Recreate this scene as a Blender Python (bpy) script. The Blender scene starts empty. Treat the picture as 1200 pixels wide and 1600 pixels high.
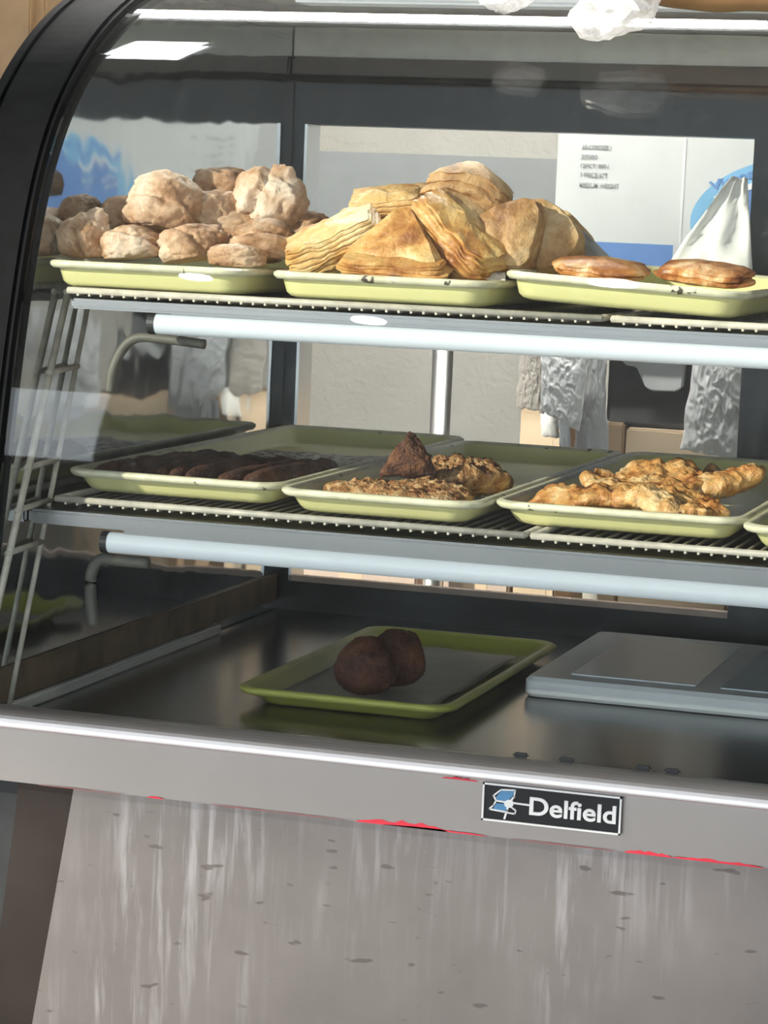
import bpy, bmesh, math, random
from mathutils import Vector, Matrix, noise, Euler

sc = bpy.context.scene
COL = sc.collection
random.seed(7)

# ------------------------------------------------------------------ camera
CAM_C = Vector((0.782, -2.516, 1.346))
FPX, ROLL, HOR, VPX = 4100.0, 0.041, 322.0, 1918.0
_a = math.atan(ROLL); _ca, _sa = math.cos(_a), math.sin(_a)
_p = math.atan((800 - HOR) * _ca / FPX)
_u0 = _ca * (VPX - 600) + _sa * (HOR + (VPX - 600) * ROLL - 800)
_th = math.atan2(_u0 / FPX, math.cos(_p) + math.sin(_p) * math.tan(_p))
_fh = Vector((-math.sin(_th), math.cos(_th), 0)); _r = Vector((math.cos(_th), math.sin(_th), 0)); _up = Vector((0, 0, 1))
FWD = _fh * math.cos(_p) - _up * math.sin(_p)
_dn = -(_fh * math.sin(_p) + _up * math.cos(_p))
IU = _ca * _r - _sa * _dn
IV = _sa * _r + _ca * _dn
cd = bpy.data.cameras.new('camera'); cam = bpy.data.objects.new('camera', cd); COL.objects.link(cam)
cd.sensor_fit = 'VERTICAL'; cd.sensor_height = 24.0; cd.lens = 24.0 * FPX / 1600.0
cd.clip_start = 0.05; cd.clip_end = 100
_m = Matrix((IU, -IV, -FWD)).transposed().to_4x4(); _m.translation = CAM_C
cam.matrix_world = _m
sc.camera = cam

# ------------------------------------------------------------------ world, sun, exposure
w = bpy.data.worlds.new('sky'); sc.world = w; w.use_nodes = True
bg = w.node_tree.nodes['Background']
bg.inputs['Color'].default_value = (0.86, 0.93, 1.0, 1); bg.inputs['Strength'].default_value = 3.4
sd = bpy.data.lights.new('sun', 'SUN'); sun = bpy.data.objects.new('sun', sd); COL.objects.link(sun)
sd.energy = 5.0; sd.angle = math.radians(1.2); sd.color = (1.0, 0.93, 0.80)
SAZ, SEL = math.radians(42), math.radians(20)
sdir = Vector((math.sin(SAZ) * math.cos(SEL), math.cos(SAZ) * math.cos(SEL), -math.sin(SEL)))
sun.rotation_euler = sdir.to_track_quat('-Z', 'Y').to_euler(); sun.location = (-4, -6, 5)
vs = sc.view_settings
vs.view_transform = 'Standard'; vs.look = 'None'; vs.gamma = 1.0; vs.use_curve_mapping = False
vs.exposure = 0.15
sc.cycles.max_bounces = 10; sc.cycles.transparent_max_bounces = 16

# a photo pixel, dropped on a plane of the place: used only to read positions off the photograph
def _ray(x, y): return FWD + (x - 600) / FPX * IU + (y - 800) / FPX * IV
def at(x, y, Y): r = _ray(x, y); return CAM_C + r * ((Y - CAM_C.y) / r.y)
def onz(x, y, Z): r = _ray(x, y); return CAM_C + r * ((Z - CAM_C.z) / r.z)
def onx(x, y, X): r = _ray(x, y); return CAM_C + r * ((X - CAM_C.x) / r.x)
def mpp(P): return (P - CAM_C).dot(FWD) / FPX       # metres for one photo pixel at P

# ------------------------------------------------------------------ helpers
def tag(o, label, cat, group=None, kind=None):
    if label: o['label'] = label
    if cat: o['category'] = cat
    if group: o['group'] = group
    if kind: o['kind'] = kind
    return o

def empty(name, loc=(0, 0, 0), label=None, cat=None, group=None):
    o = bpy.data.objects.new(name, None); COL.objects.link(o); o.location = loc
    o.empty_display_size = 0.05
    return tag(o, label, cat, group)

def link(name, me, mat, parent=None, smooth=False):
    o = bpy.data.objects.new(name, me); COL.objects.link(o)
    if mat is not None and len(me.materials) == 0: me.materials.append(mat)
    if smooth:
        for p in me.polygons: p.use_smooth = True
    if parent is not None:
        o.parent = parent
        o.matrix_parent_inverse = Matrix.Identity(4)
        # meshes are written in world coordinates; shift to the parent's frame
        o.location = -Vector(parent_world(parent))
    return o

def parent_world(p):
    v = Vector(p.location)
    while p.parent is not None:
        p = p.parent; v = v + Vector(p.location)
    return v

class MB:
    def __init__(self): self.v = []; self.f = []
    def add(self, vs, fs):
        b = len(self.v); self.v += [tuple(q) for q in vs]; self.f += [tuple(i + b for i in q) for q in fs]; return self
    def box(self, x0, x1, y0, y1, z0, z1, M=None):
        vs = [Vector((x, y, z)) for z in (z0, z1) for y in (y0, y1) for x in (x0, x1)]
        if M is not None: vs = [M @ q for q in vs]
        return self.add(vs, [(0, 2, 3, 1), (4, 5, 7, 6), (0, 1, 5, 4), (2, 6, 7, 3), (0, 4, 6, 2), (1, 3, 7, 5)])
    def tube(self, pts, r, n=10, caps=True, rr=None):
        pts = [Vector(q) for q in pts]; rings = []
        t0 = (pts[1] - pts[0]).normalized()
        up = Vector((0, 0, 1)) if abs(t0.z) < .9 else Vector((1, 0, 0))
        for i, q in enumerate(pts):
            t = (pts[min(i + 1, len(pts) - 1)] - pts[max(i - 1, 0)]).normalized()
            a = t.cross(up).normalized(); b = a.cross(t).normalized()
            R = rr[i] if rr else r
            rings.append([q + R * (a * math.cos(2 * math.pi * k / n) + b * math.sin(2 * math.pi * k / n)) for k in range(n)])
        return self.loft(rings, caps)
    def loft(self, rings, caps=True, close=False):
        n = len(rings[0]); vs = [q for R in rings for q in R]; fs = []
        m = len(rings)
        for i in range(m if close else m - 1):
            for k in range(n):
                j = (k + 1) % n; i2 = (i + 1) % m
                fs.append((i * n + k, i * n + j, i2 * n + j, i2 * n + k))
        if caps and not close:
            fs.append(tuple(range(n))[::-1]); fs.append(tuple((m - 1) * n + k for k in range(n)))
        return self.add(vs, fs)
    def prism(self, poly, d):           # poly: list of 3-D points, d: extrusion vector
        d = Vector(d); n = len(poly); vs = [Vector(q) for q in poly]; vs += [q + d for q in vs]
        fs = [tuple(range(n)), tuple(range(2 * n - 1, n - 1, -1))]
        for k in range(n):
            j = (k + 1) % n; fs.append((k, k + n, j + n, j))
        return self.add(vs, fs)
    def mesh(self, name):
        me = bpy.data.meshes.new(name); me.from_pydata(self.v, [], self.f); me.validate()
        bm = bmesh.new(); bm.from_mesh(me); bmesh.ops.recalc_face_normals(bm, faces=bm.faces); bm.to_mesh(me); bm.free()
        return me
    def build(self, name, mat, parent=None, smooth=False, bevel=0, seg=2):
        me = self.mesh(name)
        if bevel:
            bm = bmesh.new(); bm.from_mesh(me)
            es = [e for e in bm.edges if len(e.link_faces) == 2 and e.calc_face_angle(0) > .5]
            bmesh.ops.bevel(bm, geom=es, offset=bevel, segments=seg, affect='EDGES', clamp_overlap=True)
            bm.to_mesh(me); bm.free()
        return link(name, me, mat, parent, smooth)

def sm(a, b, x):
    t = max(0, min(1, (x - a) / (b - a))); return t * t * (3 - 2 * t)
def fbm(p, o=3):
    s, a = 0, 1
    for _ in range(o):
        s += a * noise.noise(p); p = p * 2.03 + Vector((3.1, 1.7, 5.3)); a *= .5
    return s

# ------------------------------------------------------------------ materials
def nodes(name):
    m = bpy.data.materials.new(name); m.use_nodes = True
    t = m.node_tree; b = t.nodes['Principled BSDF']
    return m, t, b
def N(t, kind, **kw):
    n = t.nodes.new(kind)
    for k, v in kw.items():
        if k in n.inputs.keys() if hasattr(n.inputs, 'keys') else False: n.inputs[k].default_value = v
        else: setattr(n, k, v)
    return n
def coords(t, scale=(1, 1, 1), space='Object'):
    tc = t.nodes.new('ShaderNodeTexCoord'); mp = t.nodes.new('ShaderNodeMapping')
    mp.inputs['Scale'].default_value = scale
    t.links.new(tc.outputs[space], mp.inputs['Vector']); return mp.outputs['Vector']
def ntex(t, vec, scale, detail=4, rough=.55, dist=0):
    n = t.nodes.new('ShaderNodeTexNoise'); n.inputs['Scale'].default_value = scale
    n.inputs['Detail'].default_value = detail; n.inputs['Roughness'].default_value = rough; n.inputs['Distortion'].default_value = dist
    if vec is not None: t.links.new(vec, n.inputs['Vector'])
    return n.outputs['Fac']
def ramp(t, fac, stops):
    r = t.nodes.new('ShaderNodeValToRGB'); e = r.color_ramp.elements
    while len(e) < len(stops): e.new(.5)
    for q, (p, c) in zip(e, stops):
        q.position = p; q.color = (*c, 1) if len(c) == 3 else c
    t.links.new(fac, r.inputs['Fac']); return r.outputs['Color']
def bump(t, b, h, strength, dist=.002):
    n = t.nodes.new('ShaderNodeBump'); n.inputs['Strength'].default_value = strength; n.inputs['Distance'].default_value = dist
    t.links.new(h, n.inputs['Height']); t.links.new(n.outputs['Normal'], b.inputs['Normal'])

def simple(name, col, rough=.5, metal=0, var=.08, scale=30, bmp=0, spec=.5, col2=None):
    m, t, b = nodes(name)
    c2 = col2 or tuple(max(0, c * (1 - 2.2 * var)) for c in col)
    v = coords(t)
    f = ntex(t, v, scale)
    c = ramp(t, f, [(.3, c2), (.65, col)])
    t.links.new(c, b.inputs['Base Color'])
    b.inputs['Roughness'].default_value = rough; b.inputs['Metallic'].default_value = metal
    b.inputs['Specular IOR Level'].default_value = spec
    if bmp: bump(t, b, ntex(t, v, scale * 3), bmp)
    return m

def pastry_mat(name, stops, scale=18, rough=.55, bmp=.5, fine=160, coat=0, space='Object', bd=.0025):
    m, t, b = nodes(name)
    v = coords(t)
    oi = t.nodes.new('ShaderNodeObjectInfo')
    off = t.nodes.new('ShaderNodeVectorMath'); off.operation = 'ADD'
    t.links.new(v, off.inputs[0])
    cb = t.nodes.new('ShaderNodeVectorMath'); cb.operation = 'SCALE'; cb.inputs[0].default_value = (7, 3, 5)
    t.links.new(oi.outputs['Random'], cb.inputs['Scale']); t.links.new(cb.outputs[0], off.inputs[1])
    f = ntex(t, off.outputs[0], scale, 6, .62, .4)
    c = ramp(t, f, stops)
    f2 = ntex(t, off.outputs[0], fine, 3, .6)
    mx = t.nodes.new('ShaderNodeMix'); mx.data_type = 'RGBA'; mx.blend_type = 'MULTIPLY'; mx.inputs['Factor'].default_value = .55
    t.links.new(c, mx.inputs['A']); t.links.new(ramp(t, f2, [(.3, (.72, .66, .6)), (.6, (1, 1, 1))]), mx.inputs['B'])
    t.links.new(mx.outputs['Result'], b.inputs['Base Color'])
    b.inputs['Roughness'].default_value = rough
    b.inputs['Coat Weight'].default_value = coat; b.inputs['Coat Roughness'].default_value = .25
    b.inputs['Subsurface Weight'].default_value = .06; b.inputs['Subsurface Radius'].default_value = (.01, .006, .003); b.inputs['Subsurface Scale'].default_value = .5
    bump(t, b, f2, bmp, bd)
    return m

def glass_mat():
    m, t, b = nodes('case_glass')
    t.nodes.remove(b); out = t.nodes['Material Output']
    tr = t.nodes.new('ShaderNodeBsdfTransparent'); tr.inputs['Color'].default_value = (.965, .985, .98, 1)
    gl = t.nodes.new('ShaderNodeBsdfGlossy'); gl.inputs['Roughness'].default_value = .015
    fr = t.nodes.new('ShaderNodeFresnel'); ge = t.nodes.new('ShaderNodeNewGeometry')
    mr = t.nodes.new('ShaderNodeMapRange'); mr.inputs['To Min'].default_value = 1.45; mr.inputs['To Max'].default_value = 1 / 1.45
    t.links.new(ge.outputs['Backfacing'], mr.inputs['Value']); t.links.new(mr.outputs[0], fr.inputs['IOR'])
    mx = t.nodes.new('ShaderNodeMixShader')
    t.links.new(fr.outputs[0], mx.inputs[0]); t.links.new(tr.outputs[0], mx.inputs[1]); t.links.new(gl.outputs[0], mx.inputs[2])
    # dust film and wiping streaks
    df = t.nodes.new('ShaderNodeBsdfDiffuse'); df.inputs['Color'].default_value = (.82, .84, .86, 1)
    v = coords(t); v2 = coords(t, (26, 1, 2.2)); v3 = coords(t, (9, 1, 5))
    f1 = ntex(t, v, 3.2, 4, .6); f2 = ntex(t, v2, 3.0, 5, .65); f3 = ntex(t, v3, 9, 4, .6, 1.5)
    def mul(a, k):
        q = t.nodes.new('ShaderNodeMath'); q.operation = 'MULTIPLY'; t.links.new(a, q.inputs[0])
        if hasattr(k, 'node'): t.links.new(k, q.inputs[1])
        else: q.inputs[1].default_value = k
        return q.outputs[0]
    def addn(a, bb):
        q = t.nodes.new('ShaderNodeMath'); q.operation = 'ADD'; t.links.new(a, q.inputs[0]); t.links.new(bb, q.inputs[1]); return q.outputs[0]
    s2 = ramp(t, f2, [(.52, (0, 0, 0)), (.78, (1, 1, 1))]); s3 = ramp(t, f3, [(.58, (0, 0, 0)), (.75, (1, 1, 1))])
    tot = addn(mul(f1, .008), addn(mul(s2, .006), mul(s3, .013)))
    mx2 = t.nodes.new('ShaderNodeMixShader')
    t.links.new(tot, mx2.inputs[0]); t.links.new(mx.outputs[0], mx2.inputs[1]); t.links.new(df.outputs[0], mx2.inputs[2])
    t.links.new(mx2.outputs[0], out.inputs['Surface'])
    return m

def steel(name, col, rough, sx=(1, 1, 1), streak=.12, bmp=.05, drips=0, dark=None):
    m, t, b = nodes(name)
    v = coords(t, sx); v0 = coords(t)
    f = ntex(t, v, 60, 5, .6); g = ntex(t, v0, 4, 4, .6)
    c = ramp(t, g, [(.3, tuple(q * (1 - streak) for q in col)), (.7, col)])
    last = c
    if drips:
        vd = coords(t, (38, 1, 3.2)); fd = ntex(t, vd, 1.6, 6, .68, .3); gd = ntex(t, v0, 3.1, 3, .5)
        mk = t.nodes.new('ShaderNodeMath'); mk.operation = 'MULTIPLY'
        t.links.new(ramp(t, fd, [(.5, (0, 0, 0)), (.66, (1, 1, 1))]), mk.inputs[0]); t.links.new(ramp(t, gd, [(.46, (.04,) * 3), (.60, (1, 1, 1))]), mk.inputs[1])
        k2 = t.nodes.new('ShaderNodeMath'); k2.operation = 'MULTIPLY'; k2.inputs[1].default_value = drips; t.links.new(mk.outputs[0], k2.inputs[0])
        mx = t.nodes.new('ShaderNodeMix'); mx.data_type = 'RGBA'; mx.inputs['B'].default_value = (.62, .62, .65, 1)
        t.links.new(k2.outputs[0], mx.inputs['Factor']); t.links.new(last, mx.inputs['A']); last = mx.outputs['Result']
        # dark splash specks
        vk = coords(t, (14, 1, 42)); fk = ntex(t, vk, 2.1, 2, .4)
        kk = ramp(t, fk, [(.675, (0, 0, 0)), (.72, (1, 1, 1))])
        mx3 = t.nodes.new('ShaderNodeMix'); mx3.data_type = 'RGBA'; mx3.inputs['B'].default_value = (.17, .15, .14, 1)
        t.links.new(kk, mx3.inputs['Factor']); t.links.new(last, mx3.inputs['A']); last = mx3.outputs['Result']
        rr = t.nodes.new('ShaderNodeMapRange'); rr.inputs['To Min'].default_value = rough; rr.inputs['To Max'].default_value = min(1, rough + .3)
        t.links.new(k2.outputs[0], rr.inputs['Value']); t.links.new(rr.outputs[0], b.inputs['Roughness'])
    else:
        b.inputs['Roughness'].default_value = rough
    t.links.new(last, b.inputs['Base Color'])
    b.inputs['Metallic'].default_value = 1
    if bmp: bump(t, b, f, bmp, .0005)
    return m

def mirror_mat():
    m, t, b = nodes('mirror_steel')
    v = coords(t)
    b.inputs['Base Color'].default_value = (.62, .64, .65, 1); b.inputs['Metallic'].default_value = 1; b.inputs['Roughness'].default_value = .06
    f = ntex(t, v, 7, 2, .4); bump(t, b, f, .10, .03)
    return m

def stucco():
    m, t, b = nodes('stucco_wall')
    v = coords(t)
    t.links.new(ramp(t, ntex(t, v, 5), [(.3, (.54, .51, .45)), (.7, (.62, .59, .53))]), b.inputs['Base Color'])
    b.inputs['Roughness'].default_value = .85
    f = ntex(t, v, 42, 3, .5, .8); bump(t, b, f, .5, .006)
    return m

def plastic_film(name, col=(.92, .92, .93), clear=.35):
    m, t, b = nodes(name); out = t.nodes['Material Output']
    b.inputs['Base Color'].default_value = (*col, 1); b.inputs['Roughness'].default_value = .22
    tl = t.nodes.new('ShaderNodeBsdfTranslucent'); tl.inputs['Color'].default_value = (*col, 1)
    tr = t.nodes.new('ShaderNodeBsdfTransparent')
    a = t.nodes.new('ShaderNodeMixShader'); a.inputs[0].default_value = .35
    t.links.new(b.outputs[0], a.inputs[1]); t.links.new(tl.outputs[0], a.inputs[2])
    c = t.nodes.new('ShaderNodeMixShader')
    f = ntex(t, coords(t), 30, 3); r = ramp(t, f, [(.35, (0, 0, 0)), (.65, (1, 1, 1))])
    k = t.nodes.new('ShaderNodeMath'); k.operation = 'MULTIPLY'; k.inputs[1].default_value = clear; t.links.new(r, k.inputs[0])
    t.links.new(k.outputs[0], c.inputs[0]); t.links.new(a.outputs[0], c.inputs[1]); t.links.new(tr.outputs[0], c.inputs[2])
    t.links.new(c.outputs[0], out.inputs['Surface'])
    return m

def emit(name, col, s):
    m, t, b = nodes(name)
    b.inputs['Base Color'].default_value = (.9, .9, .9, 1)
    b.inputs['Emission Color'].default_value = (*col, 1); b.inputs['Emission Strength'].default_value = s
    return m

M = {}
M['glass'] = glass_mat()
M['ledge'] = steel('ledge_steel', (.45, .42, .40), .30, (1, 1, 30), .10)
M['ledge_roll'] = steel('ledge_roll_steel', (.62, .59, .57), .36, (1, 1, 30), .06)
M['panel'] = steel('front_panel_steel', (.285, .26, .246), .38, (40, 1, 1), .26, .05, drips=.30)
M['dark_steel'] = steel('dark_reflection_steel', (.06, .05, .045), .45, (40, 1, 1), .4)  # dark reflection put into the colour of this steel
M['shelf_steel'] = steel('shelf_steel', (.27, .265, .265), .30, (1, 1, 30), .12)
M['deck_steel'] = steel('deck_steel', (.17, .175, .17), .22, (6, 1, 1), .25)
M['mirror'] = mirror_mat()
M['chrome'] = steel('chrome', (.80, .80, .80), .34, (1, 1, 1), .05, 0)
M['black'] = simple('black_enamel', (.006, .008, .010), .30, var=.15)
M['black_matte'] = simple('black_matte', (.018, .02, .022), .55, var=.2)
M['valance'] = simple('grey_valance', (.80, .78, .73), .4, var=.06)
M['brown_trim'] = simple('brown_trim', (.11, .085, .065), .4, var=.1)
M['tan_rail'] = simple('tan_rail', (.19, .13, .075), .5, var=.2)
M['cream_wire'] = simple('cream_coated_wire', (.62, .57, .48), .45, var=.15, scale=60)
M['white_tube'] = simple('white_tube_cover', (.56, .60, .64), .30, var=.02)
_b = M['white_tube'].node_tree.nodes['Principled BSDF']; _b.inputs['Emission Color'].default_value = (.86, .94, 1, 1); _b.inputs['Emission Strength'].default_value = .22  # faint glow added to unlit tubes, brightening them and the case floor
M['dark_plastic'] = simple('dark_plastic', (.03, .03, .032), .45)
M['stucco'] = stucco()
M['end_black'] = simple('end_black', (.008, .009, .010), .65, var=.15, spec=.06)
M['tray'] = simple('yellow_tray', (.80, .76, .36), .38, var=.05, scale=14, col2=(.76, .72, .33))
M['tray_rim'] = simple('cream_tray_rim', (.78, .75, .55), .42, var=.1, scale=55, col2=(.60, .56, .38))
_t = M['tray_rim'].node_tree; _b = _t.nodes['Principled BSDF']; _src = _b.inputs['Base Color'].links[0].from_socket
_mx = _t.nodes.new('ShaderNodeMix'); _mx.data_type = 'RGBA'; _mx.inputs['B'].default_value = (.09, .07, .05, 1)
_oi = _t.nodes.new('ShaderNodeObjectInfo'); _ad = _t.nodes.new('ShaderNodeVectorMath'); _ad.operation = 'ADD'
_t.links.new(coords(_t), _ad.inputs[0]); _t.links.new(_oi.outputs['Location'], _ad.inputs[1])
_t.links.new(ramp(_t, ntex(_t, _ad.outputs[0], 48, 3, .6), [(.665, (0, 0, 0)), (.70, (1, 1, 1))]), _mx.inputs['Factor']); _t.links.new(_src, _mx.inputs['A']); _t.links.new(_mx.outputs['Result'], _b.inputs['Base Color'])
M['tray_green'] = simple('olive_yellow_tray', (.50, .50, .09), .38, var=.06, scale=14)
M['tray_green_rim'] = simple('olive_yellow_rim', (.60, .60, .14), .38, var=.06, scale=40)
M['paper'] = simple('parchment', (.80, .79, .75), .7, var=.03)
M['shaded_paper'] = simple('shaded_parchment', (.40, .40, .39), .6, var=.05)  # parchment greyed to carry the shade on its upturned corner
M['wax_paper'] = simple('greasy_paper', (.36, .36, .28), .5, var=.08)
M['white_foam'] = simple('white_board', (.90, .92, .93), .4, var=.02)
M['carton_white'] = simple('white_carton', (.74, .74, .715), .65, var=.025, scale=12)
M['ink_grey'] = simple('grey_ink', (.42, .43, .42), .7, var=.05)
M['blue'] = simple('mid_blue_print', (.16, .30, .62), .6, var=.04)
M['light_blue'] = simple('light_blue_print', (.26, .55, .80), .6, var=.04)
M['logo_blue'] = simple('badge_blue', (.10, .29, .52), .4, var=.1)
M['arm'] = simple('aged_cable_arm', (.15, .14, .115), .55, var=.15)
M['kraft'] = simple('kraft_paper', (.42, .30, .20), .75, var=.07, scale=16)
M['kraft_light'] = simple('light_kraft', (.60, .46, .32), .75, var=.05, scale=16)
M['grey_board'] = simple('grey_board', (.25, .25, .25), .85, var=.03)
M['grey_bag'] = simple('grey_bag', (.42, .42, .42), .5, var=.04)
M['taupe'] = simple('taupe_bag', (.28, .26, .24), .6, var=.05)
M['charcoal'] = simple('charcoal_bin', (.085, .085, .088), .5, var=.08)
M['white_plastic'] = simple('white_plastic', (.62, .62, .61), .4, var=.03)
M['pink_carton'] = simple('pink_carton', (.52, .40, .33), .7, var=.05)
M['film'] = plastic_film('plastic_film', clear=.75)
M['film_dense'] = plastic_film('plastic_film_dense', (.94, .94, .94), .08)
M['red_paint'] = simple('red_paint', (.75, .03, .06), .4, var=.08)
M['red_line'] = simple('rubbed_red_line', (.36, .05, .06), .5, var=.3, scale=9, col2=(.22, .17, .16))
M['badge_white'] = simple('badge_white', (.86, .86, .85), .35, var=.02)
M['plaster'] = simple('white_plaster', (.60, .61, .62), .8, var=.03, scale=4)
M['ceiling'] = simple('grey_ceiling', (.36, .36, .36), .85, var=.03, scale=4)
M['floor'] = simple('grey_floor', (.26, .24, .22), .5, var=.1, scale=4)
M['wood'] = simple('brown_wood', (.30, .19, .09), .5, var=.2, scale=5)
M['lamp'] = emit('lamp_diffuser', (.96, .98, 1.0), 30)
M['lamp_back'] = emit('batten_tube', (1, .98, .93), 190)
M['lamp_spot'] = emit('pendant_disc', (1, 1, 1), 45)
M['alu'] = simple('dark_aluminium', (.10, .10, .10), .4, metal=.6)
M['shade_band'] = simple('unseen_shade_band', (.20, .19, .18), .6)
M['bread_bag'] = simple('brown_bread', (.34, .19, .09), .6, var=.15, scale=20)
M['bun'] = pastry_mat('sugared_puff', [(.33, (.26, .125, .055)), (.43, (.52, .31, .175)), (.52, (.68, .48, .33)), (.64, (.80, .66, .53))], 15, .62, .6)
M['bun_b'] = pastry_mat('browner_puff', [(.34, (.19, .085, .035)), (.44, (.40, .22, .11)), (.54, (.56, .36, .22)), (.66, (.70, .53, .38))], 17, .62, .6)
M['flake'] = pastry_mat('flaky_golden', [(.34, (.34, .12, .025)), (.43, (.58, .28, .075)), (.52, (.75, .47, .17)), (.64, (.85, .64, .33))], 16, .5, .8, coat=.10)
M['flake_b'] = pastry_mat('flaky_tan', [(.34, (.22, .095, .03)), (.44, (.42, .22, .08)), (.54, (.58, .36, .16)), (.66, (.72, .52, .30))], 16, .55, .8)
M['glaze'] = pastry_mat('glazed_brown', [(.36, (.16, .045, .012)), (.45, (.40, .14, .034)), (.53, (.60, .27, .08)), (.62, (.82, .55, .28))], 26, .40, .8, coat=.15)
M['dark_roll'] = pastry_mat('dark_fried', [(.36, (.035, .014, .010)), (.5, (.085, .034, .020)), (.64, (.15, .06, .032))], 24, .65, .9, 220)
M['dark_ball'] = pastry_mat('dark_fried_ball', [(.36, (.045, .016, .010)), (.5, (.10, .034, .018)), (.64, (.17, .062, .03))], 26, .7, 1, 240)
M['crumb'] = pastry_mat('crumb_fried', [(.36, (.17, .06, .018)), (.45, (.40, .18, .06)), (.54, (.58, .32, .13)), (.64, (.76, .54, .30))], 60, .6, 1, 260, bd=.006)
M['crumb_dark'] = pastry_mat('dark_crumb_fried', [(.36, (.05, .016, .008)), (.52, (.13, .045, .018)), (.66, (.26, .11, .045))], 46, .65, 1, 230, bd=.006)
M['fritter'] = pastry_mat('golden_fritter', [(.345, (.14, .038, .012)), (.43, (.46, .18, .045)), (.53, (.68, .36, .12)), (.64, (.82, .57, .29))], 24, .42, .9, 130, coat=.12, bd=.004)

# ================================================================== the room
XW0, XW1, YF, YW, ZC = -7.5, 4.0, -3.45, 2.3, 3.9
def struct(name, mb, mat):
    return tag(mb.build(name, mat), None, None, None, 'structure')
struct('floor', MB().box(XW0, XW1, YF - 1, YW, -.05, 0), M['floor'])
struct('pavement', MB().box(-14, 14, -16, YF - 1, -.15, -.05), M['floor'])
struct('ceiling', MB().box(XW0, XW1, YF, YW, ZC, ZC + .05), M['ceiling'])
struct('wall_back', MB().box(XW0, XW1, YW, YW + .1, 0, ZC), M['stucco'])
struct('wall_left', MB().box(XW0 - .1, XW0, YF, YW, 0, ZC), M['plaster'])
struct('wall_right', MB().box(XW1, XW1 + .1, YF, YW, 0, ZC), M['plaster'])
fw = MB()
fw.box(XW0, XW1, YF - .1, YF, 0, .35)                     # low bulkhead of the shop front
struct('wall_front', fw, M['plaster'])
struct('trim_1', MB().box(-1.95, XW1, YF - .12, YF, 1.85, ZC), M['shade_band'])  # unseen shopfront bands, shaped to darken glass reflections and limit the sun
struct('trim_2', MB().box(XW0, -1.9505, YF - .12, YF, 2.45, 2.74), M['shade_band'])
struct('trim_3', MB().box(-2.6, -1.9505, YF - .12, YF, 2.7405, ZC), M['shade_band'])
struct('trim_5', MB().box(XW0, -2.6005, YF - .12, YF, 3.6, ZC), M['shade_band'])  # unseen band added to keep direct sun off the carton
struct('trim_4', MB().box(XW0, -1.9505, YF - .12, YF, 1.85, 2.12), M['shade_band'])
k = 6
for x in (-7.45, -5.6, -2.62, -1.92, 0.0, 1.65, 3.95):
    struct('trim_%d' % k, MB().box(x - .03, x + .03, YF + .001, YF + .05, .35, ZC), M['alu']); k += 1
for i, (x, y) in enumerate([(-4.6, -1.1), (.95, -1.0), (2.6, -1.1)]):  # unseen fill lamps, added for ambient light on the case
    L = empty('fill_ceiling_lamp', (x, y, ZC), ['added square fill lamp on the ceiling by the left wall', 'added square fill lamp on the ceiling, middle one', 'added square fill lamp on the ceiling by the right wall'][i], 'lamp', 'added ceiling fill lamps')
    MB().box(x - .15, x + .15, y - .15, y + .15, ZC - .03, ZC - .001).build('lamp_frame', M['plaster'], L)
    MB().box(x - .13, x + .13, y - .13, y + .13, ZC - .036, ZC - .0305).build('lamp_diffuser', M['lamp'], L)
x, y = -1.5, 1.48
L = empty('panel_lamp', (x, y, ZC), 'oblong panel lamp in the ceiling behind the counter', 'lamp')
MB().box(x - .10, x + .10, y - .22, y + .22, ZC - .03, ZC - .001).build('lamp_frame', M['plaster'], L)
MB().box(x - .085, x + .085, y - .20, y + .20, ZC - .036, ZC - .0305).build('lamp_diffuser', M['lamp'], L)
for (x, y, z), lb in (((-1.25, -2.0, 2.55), 'white disc pendant lamp, the left one of three by the shop window'), ((-.83, -2.0, 2.31), 'white disc pendant lamp hung lowest of three by the shop window'), ((-.38, -2.0, 2.68), 'white disc pendant lamp, the right one of three by the shop window')):
    L = empty('pendant_lamp', (x, y, z), lb, 'lamp', 'pendant lamps by the shop window')
    MB().tube([(x, y, z - .012), (x, y, z)], .052 if x > -.5 else .034, 24).build('lamp_disc', M['lamp_spot'], L)
    MB().tube([(x, y, z + .0005), (x, y, z + .02)], .02, 12).build('cap', M['alu'], L)
    MB().tube([(x, y, z + .02), (x, y, ZC)], .003, 6).build('cord', M['alu'], L)
BL = empty('batten_lamp', (-.36, 1.04, 2.19), 'long batten lamp hung over the work space behind the case', 'lamp')
MB().box(-.88, .16, .99, 1.09, 2.19, 2.22).build('lamp_housing', M['plaster'], BL)
MB().tube([(-.85, 1.04, 2.17), (.13, 1.04, 2.17)], .017, 12).build('lamp_tube', M['lamp_back'], BL, smooth=True)
for x in (-.7, 0): MB().tube([(x, 1.04, 2.22), (x, 1.04, ZC)], .004, 6).build('hanger', M['alu'], BL)

# brown cupboard at the back wall, seen past the left end of the case
cb = empty('wooden_cupboard', (-1.7, 2.0, 0), 'brown wooden cupboard behind the case, past its black curved end', 'cupboard')
MB().box(-2.5, -1.22, 1.75, 2.29, .0, 2.2).build('body', M['wood'], cb, bevel=.004)
for x0, x1 in ((-2.48, -1.87), (-1.85, -1.24)):
    d = MB().box(x0, x1, 1.73, 1.749, .08, 2.15).build('door', M['wood'], cb, bevel=.003)
    xx = x1 - .05 if x0 < -2 else x0 + .05
    MB().tube([(xx, 1.705, 1.05), (xx, 1.705, 1.2)], .006, 8).build('handle', M['chrome'], d)

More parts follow.
